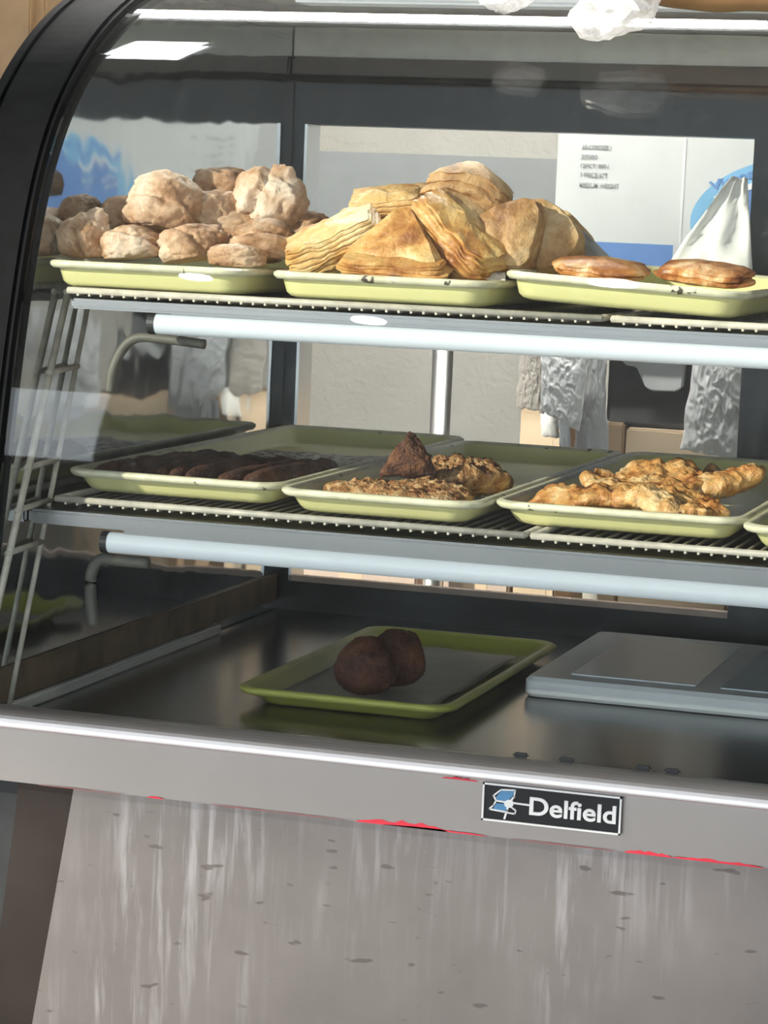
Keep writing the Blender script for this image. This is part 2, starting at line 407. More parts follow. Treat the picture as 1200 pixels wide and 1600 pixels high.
# ================================================================== the display case
XL, XR, YB = -.465, 1.25, .94
DECK = .775
CASE = empty('bakery_display_case', (.3, .45, 0), 'curved-glass bakery display case with stainless steel front and black end', 'display case')
prof = [(.000, .800), (.028, .90), (.056, 1.027), (.080, 1.165), (.106, 1.255), (.126, 1.338), (.155, 1.409), (.210, 1.468), (.277, 1.515), (.365, 1.562), (.45, 1.592), (.56, 1.612)]
def spline(pts, n=5):
    P = [Vector((a, b)) for a, b in pts]; out = []
    for i in range(len(P) - 1):
        p0, p1, p2, p3 = P[max(i - 1, 0)], P[i], P[i + 1], P[min(i + 2, len(P) - 1)]
        for k in range(n):
            t = k / n
            out.append(.5 * ((2 * p1) + (p2 - p0) * t + (2 * p0 - 5 * p1 + 4 * p2 - p3) * t * t + (3 * p1 - p0 - 3 * p2 + p3) * t ** 3))
    out.append(P[-1]); return out
def even(pts, n):
    L = [0]
    for a, b in zip(pts[:-1], pts[1:]): L.append(L[-1] + (b - a).length)
    out = []; k = 0
    for j in range(n):
        d = L[-1] * j / (n - 1)
        while k < len(L) - 2 and L[k + 1] < d: k += 1
        out.append(pts[k].lerp(pts[k + 1], (d - L[k]) / (L[k + 1] - L[k])))
    return out
gp = even(spline(prof), 64)
for _ in range(60):
    gp = [gp[0]] + [gp[i] * .5 + (gp[i - 1] + gp[i + 1]) * .25 for i in range(1, len(gp) - 1)] + [gp[-1]]
def offs(pts, d):
    out = []
    for i, q in enumerate(pts):
        t = (pts[min(i + 1, len(pts) - 1)] - pts[max(i - 1, 0)]).normalized()
        out.append(q + d * Vector((-t.y, t.x)))
    return out
go = offs(gp, .005)
# front glass: a bent pane 5 mm thick
sec = gp + go[::-1]
rings = [[Vector((x, q.x, q.y)) for q in sec] for x in (XL + .002, XL + .4, XL + .8, XR - .002)]
MB().loft(rings).build('front_glass', M['glass'], CASE, smooth=False)
gme = CASE.children[0].data
for p in gme.polygons: p.use_smooth = abs(p.normal.x) < .5
gme.set_sharp_from_angle(angle=.6)
# black end panels following the curve of the glass
for x0, x1 in ((XL - .088, XL), (XR, XR + .088)):
    pr = offs(gp, .012)
    poly = [(q.x, q.y) for q in pr] + [(YB + .06, 1.624), (YB + .06, .02), (.04, .02), (.04, .70), (-.012, .73)]
    MB().prism([(x0, a, b) for a, b in poly], (x1 - x0, 0, 0)).build('end_panel', M['end_black'], CASE)
e0 = offs(gp, .0125); e1 = offs(gp, .0155)
for xx, hw in ((XL - .012, .006), (XL - .080, .005)):
    sec = e0 + e1[::-1]
    MB().loft([[Vector((xx - hw, q.x, q.y)) for q in sec], [Vector((xx + hw, q.x, q.y)) for q in sec]]).build('edge_bead', M['end_black'], CASE)
# mirror-polished liner of the left end
lin = [(q.x + .012, q.y - .006) for q in gp if q.y < 1.60] + [(YB - .002, 1.60), (YB - .002, DECK + .002), (.012, DECK + .002)]
MB().prism([(XL + .0005, a, b) for a, b in lin], (.004, 0, 0)).build('end_liner', M['mirror'], CASE)
MB().prism([(XR - .0005, a, b) for a, b in lin], (-.004, 0, 0)).build('end_liner', M['mirror'], CASE)
MB().box(XL + .006, XL + .016, .03, .70, DECK, DECK + .012).build('liner_rail', M['valance'], CASE, bevel=.002)
MB().box(XL + .005, XL + .009, .03, YB - .01, DECK + .014, DECK + .052).build('liner_strip', M['tan_rail'], CASE)
# deck and base
MB().box(XL + .001, XR - .001, .006, YB, DECK - .02, DECK).build('deck', M['deck_steel'], CASE)
MB().box(XL + .001, XR - .001, .03, YB + .05, .06, DECK - .021).build('base', M['black_matte'], CASE)
# ledge
lp = [(.005, .800)] + [(-.0135 - .018 * math.sin(R_k), .7845 + .0185 * math.cos(R_k)) for R_k in [i * math.pi / 16 for i in range(9)]]
MB().prism([(XL - .088, a, b) for a, b in lp + [(-.0315, .783), (.005, .783)]], (XR - XL + .176, 0, 0)).build('ledge_roll', M['ledge_roll'], CASE)
MB().box(XL - .088, XR + .088, -.030, .005, .7245, .7825).build('ledge', M['ledge'], CASE, bevel=.002)
MB().box(XL - .088, XR + .088, -.0304, -.0298, .7823, .7831).build('ledge_seam', M['red_line'], CASE)
# front panel with a dark reflection built as a strip at its left end
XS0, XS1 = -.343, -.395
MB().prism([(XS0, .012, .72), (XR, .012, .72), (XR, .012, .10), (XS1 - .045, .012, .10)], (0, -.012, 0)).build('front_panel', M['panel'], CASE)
MB().prism([(-.408, .012, .72), (XS0 - .0005, .012, .72), (XS1 - .0455, .012, .10), (-.478, .012, .10)], (0, -.009, 0)).build('reflection_strip', M['dark_steel'], CASE)
MB().box(XL - .06, XR + .06, .05, .9, .0, .055).build('plinth', M['black_matte'], CASE)
# red paint rubbed on the lower edge of the ledge
rnd = random.Random(3)
def smear(px0, px1, th, up=.0, mat='red_paint'):
    a = at(px0[0], px0[1], -.0303); b = at(px1[0], px1[1], -.0303)
    n = 14; top = []; bot = []
    for i in range(n + 1):
        t = i / n; x = a.x + (b.x - a.x) * t
        env = math.sin(math.pi * min(1, max(0, t))) ** .6
        bot.append((x, -.0306, .7245 + up)); top.append((x, -.0306, .7245 + up + .0003 + th * env * (.5 + .6 * rnd.random())))
    MB().prism(bot + top[::-1], (0, .0005, 0)).build('paint_smear', M[mat], CASE)
smear((555, 1283), (700, 1298), .0065); smear((975, 1331), (1050, 1340), .004); smear((1050, 1342), (1195, 1357), .003)
smear((600, 1288), (760, 1306), .0016); smear((230, 1243), (255, 1246), .002); smear((60, 1226), (190, 1239), .0006, 0, 'red_line')
smear((800, 1311), (960, 1330), .0006, 0, 'red_line'); smear((690, 1206), (748, 1209), .0025, .0545); smear((330, 1256), (540, 1281), .0007, 0, 'red_line')

# back wall of the case: frame round the sliding-door opening
OX0, OX1, OZ0, OZ1 = -.441, .182, .818, 1.454
bf = [('jamb', XL + .001, OX0, DECK, 1.61), ('jamb', OX1, XR - .001, DECK, 1.61), ('header', OX0, OX1, OZ1, 1.518), ('sill', OX0, OX1, DECK, OZ0)]
for nm, x0, x1, z0, z1 in bf: MB().box(x0, x1, YB, YB + .05, z0, z1).build(nm, M['black'], CASE)
MB().box(OX0 - .001, OX0 + .003, YB - .004, YB + .05, OZ0, OZ1).build('jamb_edge', M['chrome'], CASE)
MB().box(OX0, OX1, YB - .004, YB + .012, OZ0 - .001, OZ0 + .007).build('sill_track', M['pink_carton'], CASE)
MB().box(XL + .006, XR - .006, YB - .02, YB - .0005, 1.518, 1.545).build('top_rail', M['brown_trim'], CASE, bevel=.003)
MB().tube([(XL + .01, YB - .026, 1.516), (XR - .01, YB - .026, 1.516)], .005, 12).build('door_track', M['dark_plastic'], CASE, smooth=True)
MB().box(XL + .006, XR - .006, YB - .012, YB - .0005, 1.546, 1.585).build('valance', M['valance'], CASE)
MB().box(XL + .006, XR - .006, YB - .09, YB - .0005, 1.586, 1.609).build('upper_trim', M['brown_trim'], CASE)
MB().box(XL + .001, XR - .001, .56, YB + .05, 1.611, 1.624).build('top_plate', M['valance'], CASE)
q = at(705, 18, .50)
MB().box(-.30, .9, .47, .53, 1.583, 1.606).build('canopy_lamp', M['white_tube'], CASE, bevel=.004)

# shelf supports: front bar, tube cover, holder and arm
def shelf(zbar, zt, ybar, yt, xbar0, xt0, rb, hb=.016):
    MB().box(xbar0, XR - .006, ybar, ybar + .022, zbar - hb, zbar).build('shelf_bar', M['shelf_steel'], CASE, bevel=.003)
    MB().box(xbar0, XR - .006, ybar + .022, .90, zbar - .0105, zbar - .0004).build('shelf_plate', M['deck_steel'], CASE)
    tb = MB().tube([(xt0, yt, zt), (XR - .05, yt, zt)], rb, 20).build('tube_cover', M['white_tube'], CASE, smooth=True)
    tb.data.set_sharp_from_angle(angle=1.0)
    MB().tube([(xt0 - .006, yt, zt), (xt0 + .002, yt, zt)], rb * 1.06, 20).build('tube_end_cap', M['dark_plastic'], CASE)
    MB().box(xt0 + .02, XR - .07, yt - .004, yt + .02, zt + rb * .6, zbar - hb - .0001).build('tube_holder', M['shelf_steel'], CASE)
shelf(.998, .9665, .115, .125, XL + .006, -.366, .0115)
shelf(1.2325, 1.2095, .115, .125, XL + .05, -.318, .0112, .0112)
# cream cable arms at the left ends of the tubes
def arm(pts, r): MB().tube(spline3(pts), r, 10).build('cable_arm', M['arm'], CASE, smooth=True)
def spline3(pts, n=6):
    P = [Vector(a) for a in pts]; out = []
    for i in range(len(P) - 1):
        p0, p1, p2, p3 = P[max(i - 1, 0)], P[i], P[i + 1], P[min(i + 2, len(P) - 1)]
        for k in range(n):
            t = k / n
            out.append(.5 * ((2 * p1) + (p2 - p0) * t + (2 * p0 - 5 * p1 + 4 * p2 - p3) * t * t + (3 * p1 - p0 - 3 * p2 + p3) * t ** 3))
    out.append(P[-1]); return out
arm([at(x, y, .15) for x, y in ((232, 880), (185, 876), (158, 874), (145, 890), (141, 920), (146, 978))], .0068)
arm([at(x, y, .16) for x, y in ((320, 538), (258, 530), (215, 528), (192, 545), (176, 580), (172, 612))], .0055)
# slanted wire uprights at the left end, with rungs
XU = XL + .012
u1 = [onx(x, y, XU) for x, y in ((105, 462), (70, 610), (40, 745), (0, 930))]
d1 = (u1[0] - u1[-1]).normalized(); top1 = u1[0]; bot1 = top1 - d1 * ((top1.z - DECK - .002) / d1.z)
u2a, u2b = onx(137, 480, XU), onx(60, 870, XU)
d2 = (u2a - u2b).normalized(); bot2 = u2a - d2 * ((u2a.z - DECK - .002) / d2.z)
MB().tube([top1, bot1], .0042, 8).build('upright_wire', M['cream_wire'], CASE, smooth=True)
MB().tube([u2a, bot2], .0032, 8).build('upright_wire', M['cream_wire'], CASE, smooth=True)
def on1(z): return top1 - d1 * ((top1.z - z) / d1.z)
def on2(z): return u2a - d2 * ((u2a.z - z) / d2.z)
for z in (1.236, 1.147, 1.045, 1.0, .955):
    a = on1(z); b = on2(z + .004)
    MB().tube([a - Vector((0, .006, 0)), b + Vector((0, .004, 0))], .0035, 8).build('rung', M['cream_wire'], CASE, smooth=True)

# badge on the ledge
YBG = -.0302
bd0, bd1, bd2 = at(755, 1222, -.036), at(972, 1245, -.036), at(755, 1281, -.036)
bx0, bx1, bz1, bz0 = bd0.x, bd1.x, bd0.z, bd2.z
BADGE = MB().box(bx0, bx1, -.0355, YBG, bz0, bz1).build('badge', M['black'], CASE, bevel=.0006)
BADGE['label'] = 'black badge with white lettering and a blue emblem'
fr = MB(); tk = .0018
fr.box(bx0, bx1, -.0372, -.0354, bz1 - tk, bz1); fr.box(bx0, bx1, -.0372, -.0354, bz0, bz0 + tk)
fr.box(bx0, bx0 + tk, -.0372, -.0354, bz0, bz1); fr.box(bx1 - tk, bx1, -.0372, -.0354, bz0, bz1)
fr.build('badge_frame', M['badge_white'], BADGE)
def flat(mb, pix, y, th): mb.prism([at(a, b, y) for a, b in pix], (0, th, 0))
def stroke(mb, pix, y, wd, th):
    for (a, b), (c, d) in zip(pix[:-1], pix[1:]):
        L = math.hypot(c - a, d - b) or 1; nx, ny = -(d - b) / L * wd / 2, (c - a) / L * wd / 2
        ex, ey = (c - a) / L * wd * .35, (d - b) / L * wd * .35
        flat(mb, [(a + nx - ex, b + ny - ey), (c + nx + ex, d + ny + ey), (c - nx + ex, d - ny + ey), (a - nx - ex, b - ny - ey)], y, th)
bl = MB(); flat(bl, [(784, 1235), (804, 1236), (800, 1245), (792, 1252), (776, 1250), (775, 1245)], -.0362, .0008)
flat(bl, [(775, 1255), (787, 1256), (793, 1263), (789, 1269), (769, 1266)], -.0362, .0008)
bl.build('emblem_fill', M['logo_blue'], BADGE)
em = MB()
stroke(em, [(783, 1234), (805, 1235), (803, 1245)], -.0372, 2.2, .0018)
stroke(em, [(783, 1234), (771, 1243), (775, 1251), (771, 1258), (764, 1264), (790, 1269)], -.0372, 2.4, .0018)
stroke(em, [(775, 1251), (792, 1254)], -.0372, 2.6, .0018)
stroke(em, [(803, 1245), (795, 1255), (792, 1266), (788, 1279)], -.0372, 3.0, .0018)
stroke(em, [(797, 1260), (806, 1267), (804, 1272), (793, 1270)], -.0372, 2.0, .0018)
stroke(em, [(796, 1254), (832, 1259)], -.0372, 2.6, .0018)
flat(em, [(795 + 7.5 * math.cos(k * .628), 1256 + 6.5 * math.sin(k * .628)) for k in range(10)], -.0376, .0022)
em.build('emblem_outline', M['badge_white'], BADGE)

def text_mesh(s, name, width, height, loc, mat, parent, bold=0, th=.0008, rot=0, kind=None):
    cu = bpy.data.curves.new(name, 'FONT'); cu.body = s; cu.size = 1; cu.extrude = .01; cu.offset = bold
    o = bpy.data.objects.new(name, cu); COL.objects.link(o)
    dg = bpy.context.evaluated_depsgraph_get(); dg.update()
    me = bpy.data.meshes.new_from_object(o.evaluated_get(dg)); bpy.data.objects.remove(o)
    xs = [v.co.x for v in me.vertices]; ys = [v.co.y for v in me.vertices]
    x0, x1, y0, y1 = min(xs), max(xs), min(ys), max(ys)
    c, s_ = math.cos(rot), math.sin(rot)
    for v in me.vertices:
        X = (v.co.x - x0) / (x1 - x0) * width; Z = (v.co.y - y0) / (y1 - y0) * height; Y = -v.co.z / .01 * th / 2
        v.co = Vector((loc[0] + c * X - s_ * Z, loc[1] + Y, loc[2] + s_ * X + c * Z))
    me.materials.clear()
    return link(name, me, mat, parent)
t0, t1, th_ = at(827, 1273, -.0365), at(962, 1287, -.0365), at(827, 1245, -.0365)
text_mesh('Delfield', 'badge_lettering', t1.x - t0.x, (th_.z - t0.z) * 1.02, (t0.x, -.0366, t0.z), M['badge_white'], BADGE, .019, .0022)

# ================================================================== wire shelves
def wire_shelf(x0, x1, y0, y1, z, label, zp=0):
    S = empty('wire_shelf', ((x0 + x1) / 2, (y0 + y1) / 2, z), label, 'shelf', 'wire shelves in the case')
    r = .0038
    MB().tube([(x0, y0, z), (x1, y0, z)], r, 8).build('front_rail', M['cream_wire'], S, smooth=True)
    MB().tube([(x0, y1, z), (x1, y1, z)], r, 8).build('rear_rail', M['cream_wire'], S, smooth=True)
    for x in (x0 + .002, x1 - .002):
        MB().tube([(x, y0, z), (x, y1, z)], r, 8).build('side_rail', M['cream_wire'], S, smooth=True)
    mb = MB(); n = int((x1 - x0) / .0135)
    for i in range(1, n):
        x = x0 + (x1 - x0) * i / n
        mb.tube([(x, y0 - .004, z - .0042), (x, y1, z - .0042)], .0016, 5)
    o = mb.build('cross_wires', M['cream_wire'], S); o['kind'] = 'stuff'
    for x in (x0 + .05, x1 - .05):
        for y in (y0 + .1, y1 - .1):
            MB().tube([(x, y, z - .0058), (x, y, zp)], .003, 6).build('foot', M['cream_wire'], S)
    return S
ZS2, ZS1 = 1.010, 1.2405
wire_shelf(-.432, .105, .128, .885, ZS2, 'cream wire shelf under the middle-row trays, left section', .998)
wire_shelf(.112, .70, .128, .885, ZS2, 'cream wire shelf under the middle-row trays, right section', .998)
wire_shelf(-.424, .176, .128, .885, ZS1, 'cream wire shelf under the top-row trays, left section', 1.2325)
wire_shelf(.186, .80, .128, .885, ZS1, 'cream wire shelf under the top-row trays, right section', 1.2325)

# ================================================================== trays
def rrect(hx, hy, r, z, n=6, cx=0, cy=0):
    out = []
    for qx, qy, a0 in ((1, 1, 0), (-1, 1, 90), (-1, -1, 180), (1, -1, 270)):
        for k in range(n + 1):
            a = math.radians(a0 + 90 * k / n)
            out.append(Vector((cx + qx * (hx - r) + r * math.cos(a), cy + qy * (hy - r) + r * math.sin(a), z)))
    return out
def tray(x0, x1, y0, y1, zb, h, label, mats=('tray', 'tray_rim'), rot=None, slope=.016, group='bakery trays', lip=.0085):
    cx, cy = (x0 + x1) / 2, (y0 + y1) / 2
    T = empty('bakery_tray', (cx, cy, zb), label, 'tray', group)
    hx, hy = (x1 - x0) / 2, (y1 - y0) / 2
    def R(inset, z): return rrect(hx - inset, hy - inset, max(.006, .030 - inset * .5), z)
    b = MB()
    rings = [R(slope + .010, 0), R(slope + .004, .002), R(slope, .006), R(.006, h - .004), R(.010, h - .003), R(slope + .004, .007), R(slope + .010, .0035)]
    b.loft(rings, caps=True)
    body = b.build('tray_body', M[mats[0]], None, smooth=True)
    body.data.set_sharp_from_angle(angle=.7)
    body.parent = T
    m2 = MB()
    sec = [(.006, h - lip), (.001, h - lip), (-.002, h - lip * .6), (-.002, h - .002), (.001, h), (.007, h), (.0105, h - .0035)]
    m2.loft([R(i, z) for i, z in sec], caps=False, close=True)
    rim = m2.build('tray_rim', M[mats[1]], None, smooth=True); rim.parent = T
    rim.data.set_sharp_from_angle(angle=1.0)
    if rot is not None: T.rotation_euler = rot
    return T
ZT2 = ZS2 + .0042; ZT1 = ZS1 + .0042
TRAYS = {}
TRAYS['mA'] = tray(-.440, -.182, .165, .91, ZT2, .026, 'yellow tray of dark fried rolls on the middle shelf')
TRAYS['mB'] = tray(-.174, .052, .130, .85, ZT2, .026, 'yellow tray of crumbed fried pieces on the middle shelf')
TRAYS['mC'] = tray(.058, .327, .165, .86, ZT2, .026, 'yellow tray of flat golden fritters on the middle shelf')
TRAYS['mD'] = tray(.333, .60, .118, .80, ZT2, .026, 'yellow tray cut off by the right photo edge, middle shelf')
TRAYS['tA'] = tray(-.449, -.212, .115, .80, ZT1, .0285, 'yellow tray piled with round sugared buns on the top shelf', slope=.011)
TRAYS['tB'] = tray(-.188, .060, .118, .80, ZT1, .0285, 'yellow tray piled with flaky pastries on the top shelf', slope=.011)
TRAYS['tC'] = tray(.070, .325, .115, .78, ZT1 + .0065, .029, 'yellow tray of two flat glazed pastries on the top shelf', slope=.011, rot=(0, math.radians(2.4), 0))
TRAYS['low'] = tray(-.255, .000, .238, .745, DECK + .0005, .022, 'olive-yellow tray lined with greasy paper on the dark case floor', ('tray_green', 'tray_green_rim'), slope=.020, group='bakery trays')

# ================================================================== pastry builders
def finish(name, bm_v, bm_f, mat, loc, rot, label, cat, group, sharp=None):
    me = bpy.data.meshes.new(name); me.from_pydata(bm_v, [], bm_f); me.validate()
    bm = bmesh.new(); bm.from_mesh(me); bmesh.ops.recalc_face_normals(bm, faces=bm.faces); bm.to_mesh(me); bm.free()
    for p in me.polygons: p.use_smooth = True
    if sharp: me.set_sharp_from_angle(angle=sharp)
    o = bpy.data.objects.new(name, me); COL.objects.link(o); me.materials.append(mat)
    o.location = loc; o.rotation_euler = rot
    return tag(o, label, cat, group)

_bm = bmesh.new(); bmesh.ops.create_icosphere(_bm, subdivisions=5, radius=1)
ICO_V = [v.co.copy() for v in _bm.verts]; ICO_F = [tuple(v.index for v in f.verts) for f in _bm.faces]; _bm.free()
def bun(px, Y, dims, label, seed, rot=(0, 0, 0), fold=None, peak=None, mat='bun', cat='pastry', group='round sugared buns', name='sugared_bun', lump=.13, fine=.045):
    S = Vector((seed * 3.7, seed * 1.3, -seed * 2.1)); vs = []
    for d in ICO_V:
        r = 1 + lump * fbm(d * 1.3 + S, 2) + fine * fbm(d * 5 + S, 3)
        # soft creases
        c = abs(noise.noise(Vector((d.x * 2.2, d.y * 2.2, d.z * 3.2)) + S * 2)); r -= .075 * (1 - sm(0, .10, c)); c2 = abs(noise.noise(Vector((d.x * 4.2, d.y * 4.2, d.z * 6.5)) - S)); r -= .03 * (1 - sm(0, .13, c2))
        if fold:
            n = Vector(fold[:3]).normalized(); q = d.dot(n) - fold[3] + .16 * noise.noise(d * 2.1 + S)
            side = sm(-.2, .5, d.dot(Vector(fold[4]).normalized())) if len(fold) > 4 else 1
            r += side * .15 * sm(.0, .05, q) * (1 - sm(.05, .75, q)) - side * .15 * math.exp(-((q + .05) / .07) ** 2)
            r += side * .02 * math.sin(q * 55) * math.exp(-(q / .3) ** 2)
        if peak:
            a = d.dot(Vector(peak[:3]).normalized()); r += peak[3] * sm(peak[4], 1, a) ** 1.5 * (1 + .6 * noise.noise(d * 7 + S))
        p = d * r; e = .80
        p = Vector([math.copysign(abs(t) ** (1 if i < 2 else e), t) for i, t in enumerate(p)])
        if p.z < -.62: p.z = -.62 + (p.z + .62) * .25
        vs.append(Vector((p.x * dims[0] / 2, p.y * dims[1] / 2, p.z * dims[2] / 2)))
    P = at(px[0], px[1], Y)
    return finish(name, vs, ICO_F, M[mat], P, rot, label, cat, group)

def resample(poly, n, rnd_=.25):
    P = [Vector(p) for p in poly]; m = len(P); out = []
    # round the corners
    Q = []
    for i in range(m):
        a, b, c = P[i - 1], P[i], P[(i + 1) % m]
        for t in (0, .25, .5, .75, 1):
            s = b + (a - b) * rnd_ * (1 - t) ** 2 + (c - b) * rnd_ * t ** 2
            Q.append(s)
    L = [0]
    for i in range(len(Q)): L.append(L[-1] + (Q[(i + 1) % len(Q)] - Q[i]).length)
    k = 0
    for j in range(n):
        s = L[-1] * j / n
        while L[k + 1] < s: k += 1
        t = (s - L[k]) / max(1e-9, L[k + 1] - L[k]); out.append(Q[k].lerp(Q[(k + 1) % len(Q)], t))
    return out
def flaky(px, Y, poly, h, label, seed, rot, layers=7, puff=.5, bend=0, mat='flake', group='flaky pastries', name='flaky_pastry', rnd_=.22, jag=.05, n=84):
    """laminated pastry: poly in metres about its own centre, stacked leaves, puffed top"""
    R = random.Random(seed); S = Vector((seed * 2.3, seed * 4.1, seed * .7))
    O = resample([(a, b) for a, b in poly], n, rnd_)
    size = max(p.length for p in O)
    rings = []
    def ring(s, zf, wob):
        out = []
        for k, p in enumerate(O):
            a = noise.noise(Vector((p.x * 34, p.y * 34, wob)) + S)
            ss = s + jag * a
            q = p * ss
            rr = (q.length / size)
            zz = zf * h * (1 + puff * max(0, 1 - (ss * 1.0) ** 2)) + .07 * h * noise.noise(Vector((q.x * 45, q.y * 45, zf * 3)) + S)
            zz += bend * q.x * q.x
            out.append(Vector((q.x, q.y, zz)))
        return out
    for s in (.02, .3, .6, .85): rings.append(ring(s, -.5, 0))
    for l in range(layers):
        t0 = -.5 + l / layers; t1 = -.5 + (l + .62) / layers; t2 = -.5 + (l + .8) / layers
        b = 1 - .13 * abs((l + .5) / layers - .5) * 2 + R.uniform(-.035, .035)
        rings.append(ring(b - .05, t0, l * 2.7)); rings.append(ring(b, t0 + .12 / layers, l * 2.7)); rings.append(ring(b, t1, l * 2.7)); rings.append(ring(b - .05, t2, l * 2.7))
    for s in (.88, .74, .56, .36, .18, .02): rings.append(ring(s, .5, 9.1))
    mb = MB().loft(rings)
    # blister relief on the leaves
    vs = []
    for v in mb.v:
        v = Vector(v); vs.append(v + Vector((0, 0, 1)) * (.10 * h * fbm(v * 60 + S, 2)) + Vector((1, 1, 0)) * (.0012 * noise.noise(v * 90 + S)))
    return finish(name, vs, mb.f, M[mat], at(px[0], px[1], Y), rot, label, 'pastry', group, sharp=.9)

def fritter(loc, rx, ry, h, label, seed, rot=(0, 0, 0), mat='fritter', wave=.4, bumps=.25, bfreq=70, group=None, name='fritter', edge=.22, cat='fritter', rough_h=None, blk=2.0):
    """flat fried piece: wavy irregular disc with a bumpy crust"""
    S = Vector((seed * 1.9, seed * 2.7, seed * .37)); NA, NR = 168, 40
    top, bot = [], []
    for i in range(NR + 1):
        t = (i / NR) ** .8
        for k in range(NA):
            a = 2 * math.pi * k / NA
            e = 1 + edge * fbm(Vector((math.cos(a) * blk, math.sin(a) * blk, 0)) + S, 4)
            x, y = rx * t * e * math.cos(a), ry * t * e * math.sin(a)
            wv = wave * h * noise.noise(Vector((x * 18, y * 18, 1)) + S) * (.5 + t)
            th = max(.0, 1 - t ** 5) ** .6
            bz = bumps * h * fbm(Vector((x, y, .2)) * bfreq + S, 3)
            ri = 1 - abs(noise.noise(Vector((x * 26, y * 26, 4)) + S)) * 2
            top.append(Vector((x, y, wv + h * .5 * th + bz * (.35 + .65 * th) + .12 * h * ri * th)))
            bot.append(Vector((x * .97, y * .97, wv - h * .5 * th + .5 * bz * th)))
    rings = [bot[i * NA:(i + 1) * NA] for i in range(NR + 1)] + [top[i * NA:(i + 1) * NA] for i in range(NR - 1, -1, -1)]
    mb = MB().loft(rings)
    mz = min(v[2] for v in mb.v)
    vs = [Vector((v[0], v[1], v[2] - mz)) for v in mb.v]
    return finish(name, vs, mb.f, M[mat], loc, rot, label, cat, group)

# ------------------------------------------------------------------ top tray, left: round buns
R_ = math.radians
G = 'round sugared buns'
bun((133, 375), .19, (.060, .055, .056), 'sugared bun with an open flap, far left front of the bun tray', 1, (0, 0, R_(20)), fold=(.85, -.3, .35, .1, (0, -1, .3)), peak=(.45, -.1, .9, .40, .86))
bun((205, 383), .185, (.070, .062, .044), 'small split bun, second from left in the front row', 2, (0, R_(-6), 0), fold=(-.35, -.5, -.8, -.1, (.4, -1, -.2)))
bun((300, 384), .185, (.082, .066, .048), 'split bun with glossy drops, third from left in the front row', 3, (0, R_(-10), R_(-12)), fold=(-.7, -.55, -.45, .1, (-.4, -1, 0)))
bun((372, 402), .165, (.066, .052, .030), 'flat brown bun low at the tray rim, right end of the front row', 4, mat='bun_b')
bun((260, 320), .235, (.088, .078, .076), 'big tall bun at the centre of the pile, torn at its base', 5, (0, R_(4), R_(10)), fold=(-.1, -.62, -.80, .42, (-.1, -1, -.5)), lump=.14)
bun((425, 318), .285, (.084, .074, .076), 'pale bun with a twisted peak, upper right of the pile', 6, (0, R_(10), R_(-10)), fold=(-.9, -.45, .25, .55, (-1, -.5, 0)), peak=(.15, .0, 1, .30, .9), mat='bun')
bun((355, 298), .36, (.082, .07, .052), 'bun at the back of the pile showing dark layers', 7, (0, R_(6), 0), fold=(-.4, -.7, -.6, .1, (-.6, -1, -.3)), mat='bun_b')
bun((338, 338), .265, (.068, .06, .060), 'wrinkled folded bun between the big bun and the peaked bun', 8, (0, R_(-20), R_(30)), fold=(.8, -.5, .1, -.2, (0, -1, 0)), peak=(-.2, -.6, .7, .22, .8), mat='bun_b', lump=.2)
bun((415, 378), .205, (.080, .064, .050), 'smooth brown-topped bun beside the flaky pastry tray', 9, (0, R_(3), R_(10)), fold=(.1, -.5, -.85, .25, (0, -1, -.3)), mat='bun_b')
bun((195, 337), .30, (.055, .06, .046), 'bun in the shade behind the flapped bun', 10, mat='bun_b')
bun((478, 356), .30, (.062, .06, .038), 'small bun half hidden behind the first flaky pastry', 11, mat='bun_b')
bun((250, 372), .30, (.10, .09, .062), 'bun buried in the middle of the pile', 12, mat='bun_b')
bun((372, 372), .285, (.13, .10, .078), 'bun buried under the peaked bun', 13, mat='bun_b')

# ------------------------------------------------------------------ top tray, middle: flaky pastries
def tri(w_, h_): return [(-w_ / 2, -h_ / 3), (w_ / 2, -h_ / 3), (0, h_ * 2 / 3)]
def rec(w_, h_): return [(-w_ / 2, -h_ / 2), (w_ / 2, -h_ / 2), (w_ / 2, h_ / 2), (-w_ / 2, h_ / 2)]
flaky((524, 380), .180, rec(.112, .075), .036, 'slanting layered pastry with orange edge, far left of its pile', 21, (R_(20), R_(-25), R_(10)), 8, .35)
flaky((622, 386), .160, tri(.130, .085), .026, 'golden triangular turnover with a sharp peak at the tray front', 22, (R_(62), R_(4), R_(-2)), 6, .4, mat='flake')
flaky((615, 417), .142, rec(.120, .040), .018, 'low golden flap lying along the front tray rim', 23, (R_(20), R_(3), R_(3)), 5, .3)
flaky((604, 326), .255, rec(.085, .065), .030, 'pale golden pastry at the upper left of the flaky pile', 24, (R_(18), R_(-6), R_(12)), 6, .6)
flaky((655, 366), .215, tri(.085, .085), .028, 'pastry corner poking up behind the peaked turnover', 25, (R_(62), R_(20), R_(10)), 5, .4)
flaky((716, 372), .190, rec(.118, .07),   .042, 'layered slab leaning left in the middle of the pile', 26, (R_(10), R_(40), R_(-16)), 8, .25, mat='flake')
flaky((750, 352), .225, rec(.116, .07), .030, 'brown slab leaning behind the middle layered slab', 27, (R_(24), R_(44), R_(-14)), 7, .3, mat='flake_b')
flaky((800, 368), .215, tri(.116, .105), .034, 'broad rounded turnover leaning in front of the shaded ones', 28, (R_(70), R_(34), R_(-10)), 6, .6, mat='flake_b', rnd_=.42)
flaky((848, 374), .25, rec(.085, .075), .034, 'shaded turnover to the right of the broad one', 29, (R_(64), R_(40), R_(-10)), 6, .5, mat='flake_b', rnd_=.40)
flaky((872, 384), .30, rec(.08, .07), .032, 'dark turnover at the right end of the flaky pile', 30, (R_(58), R_(42), R_(-14)), 6, .5, mat='flake_b', rnd_=.40)
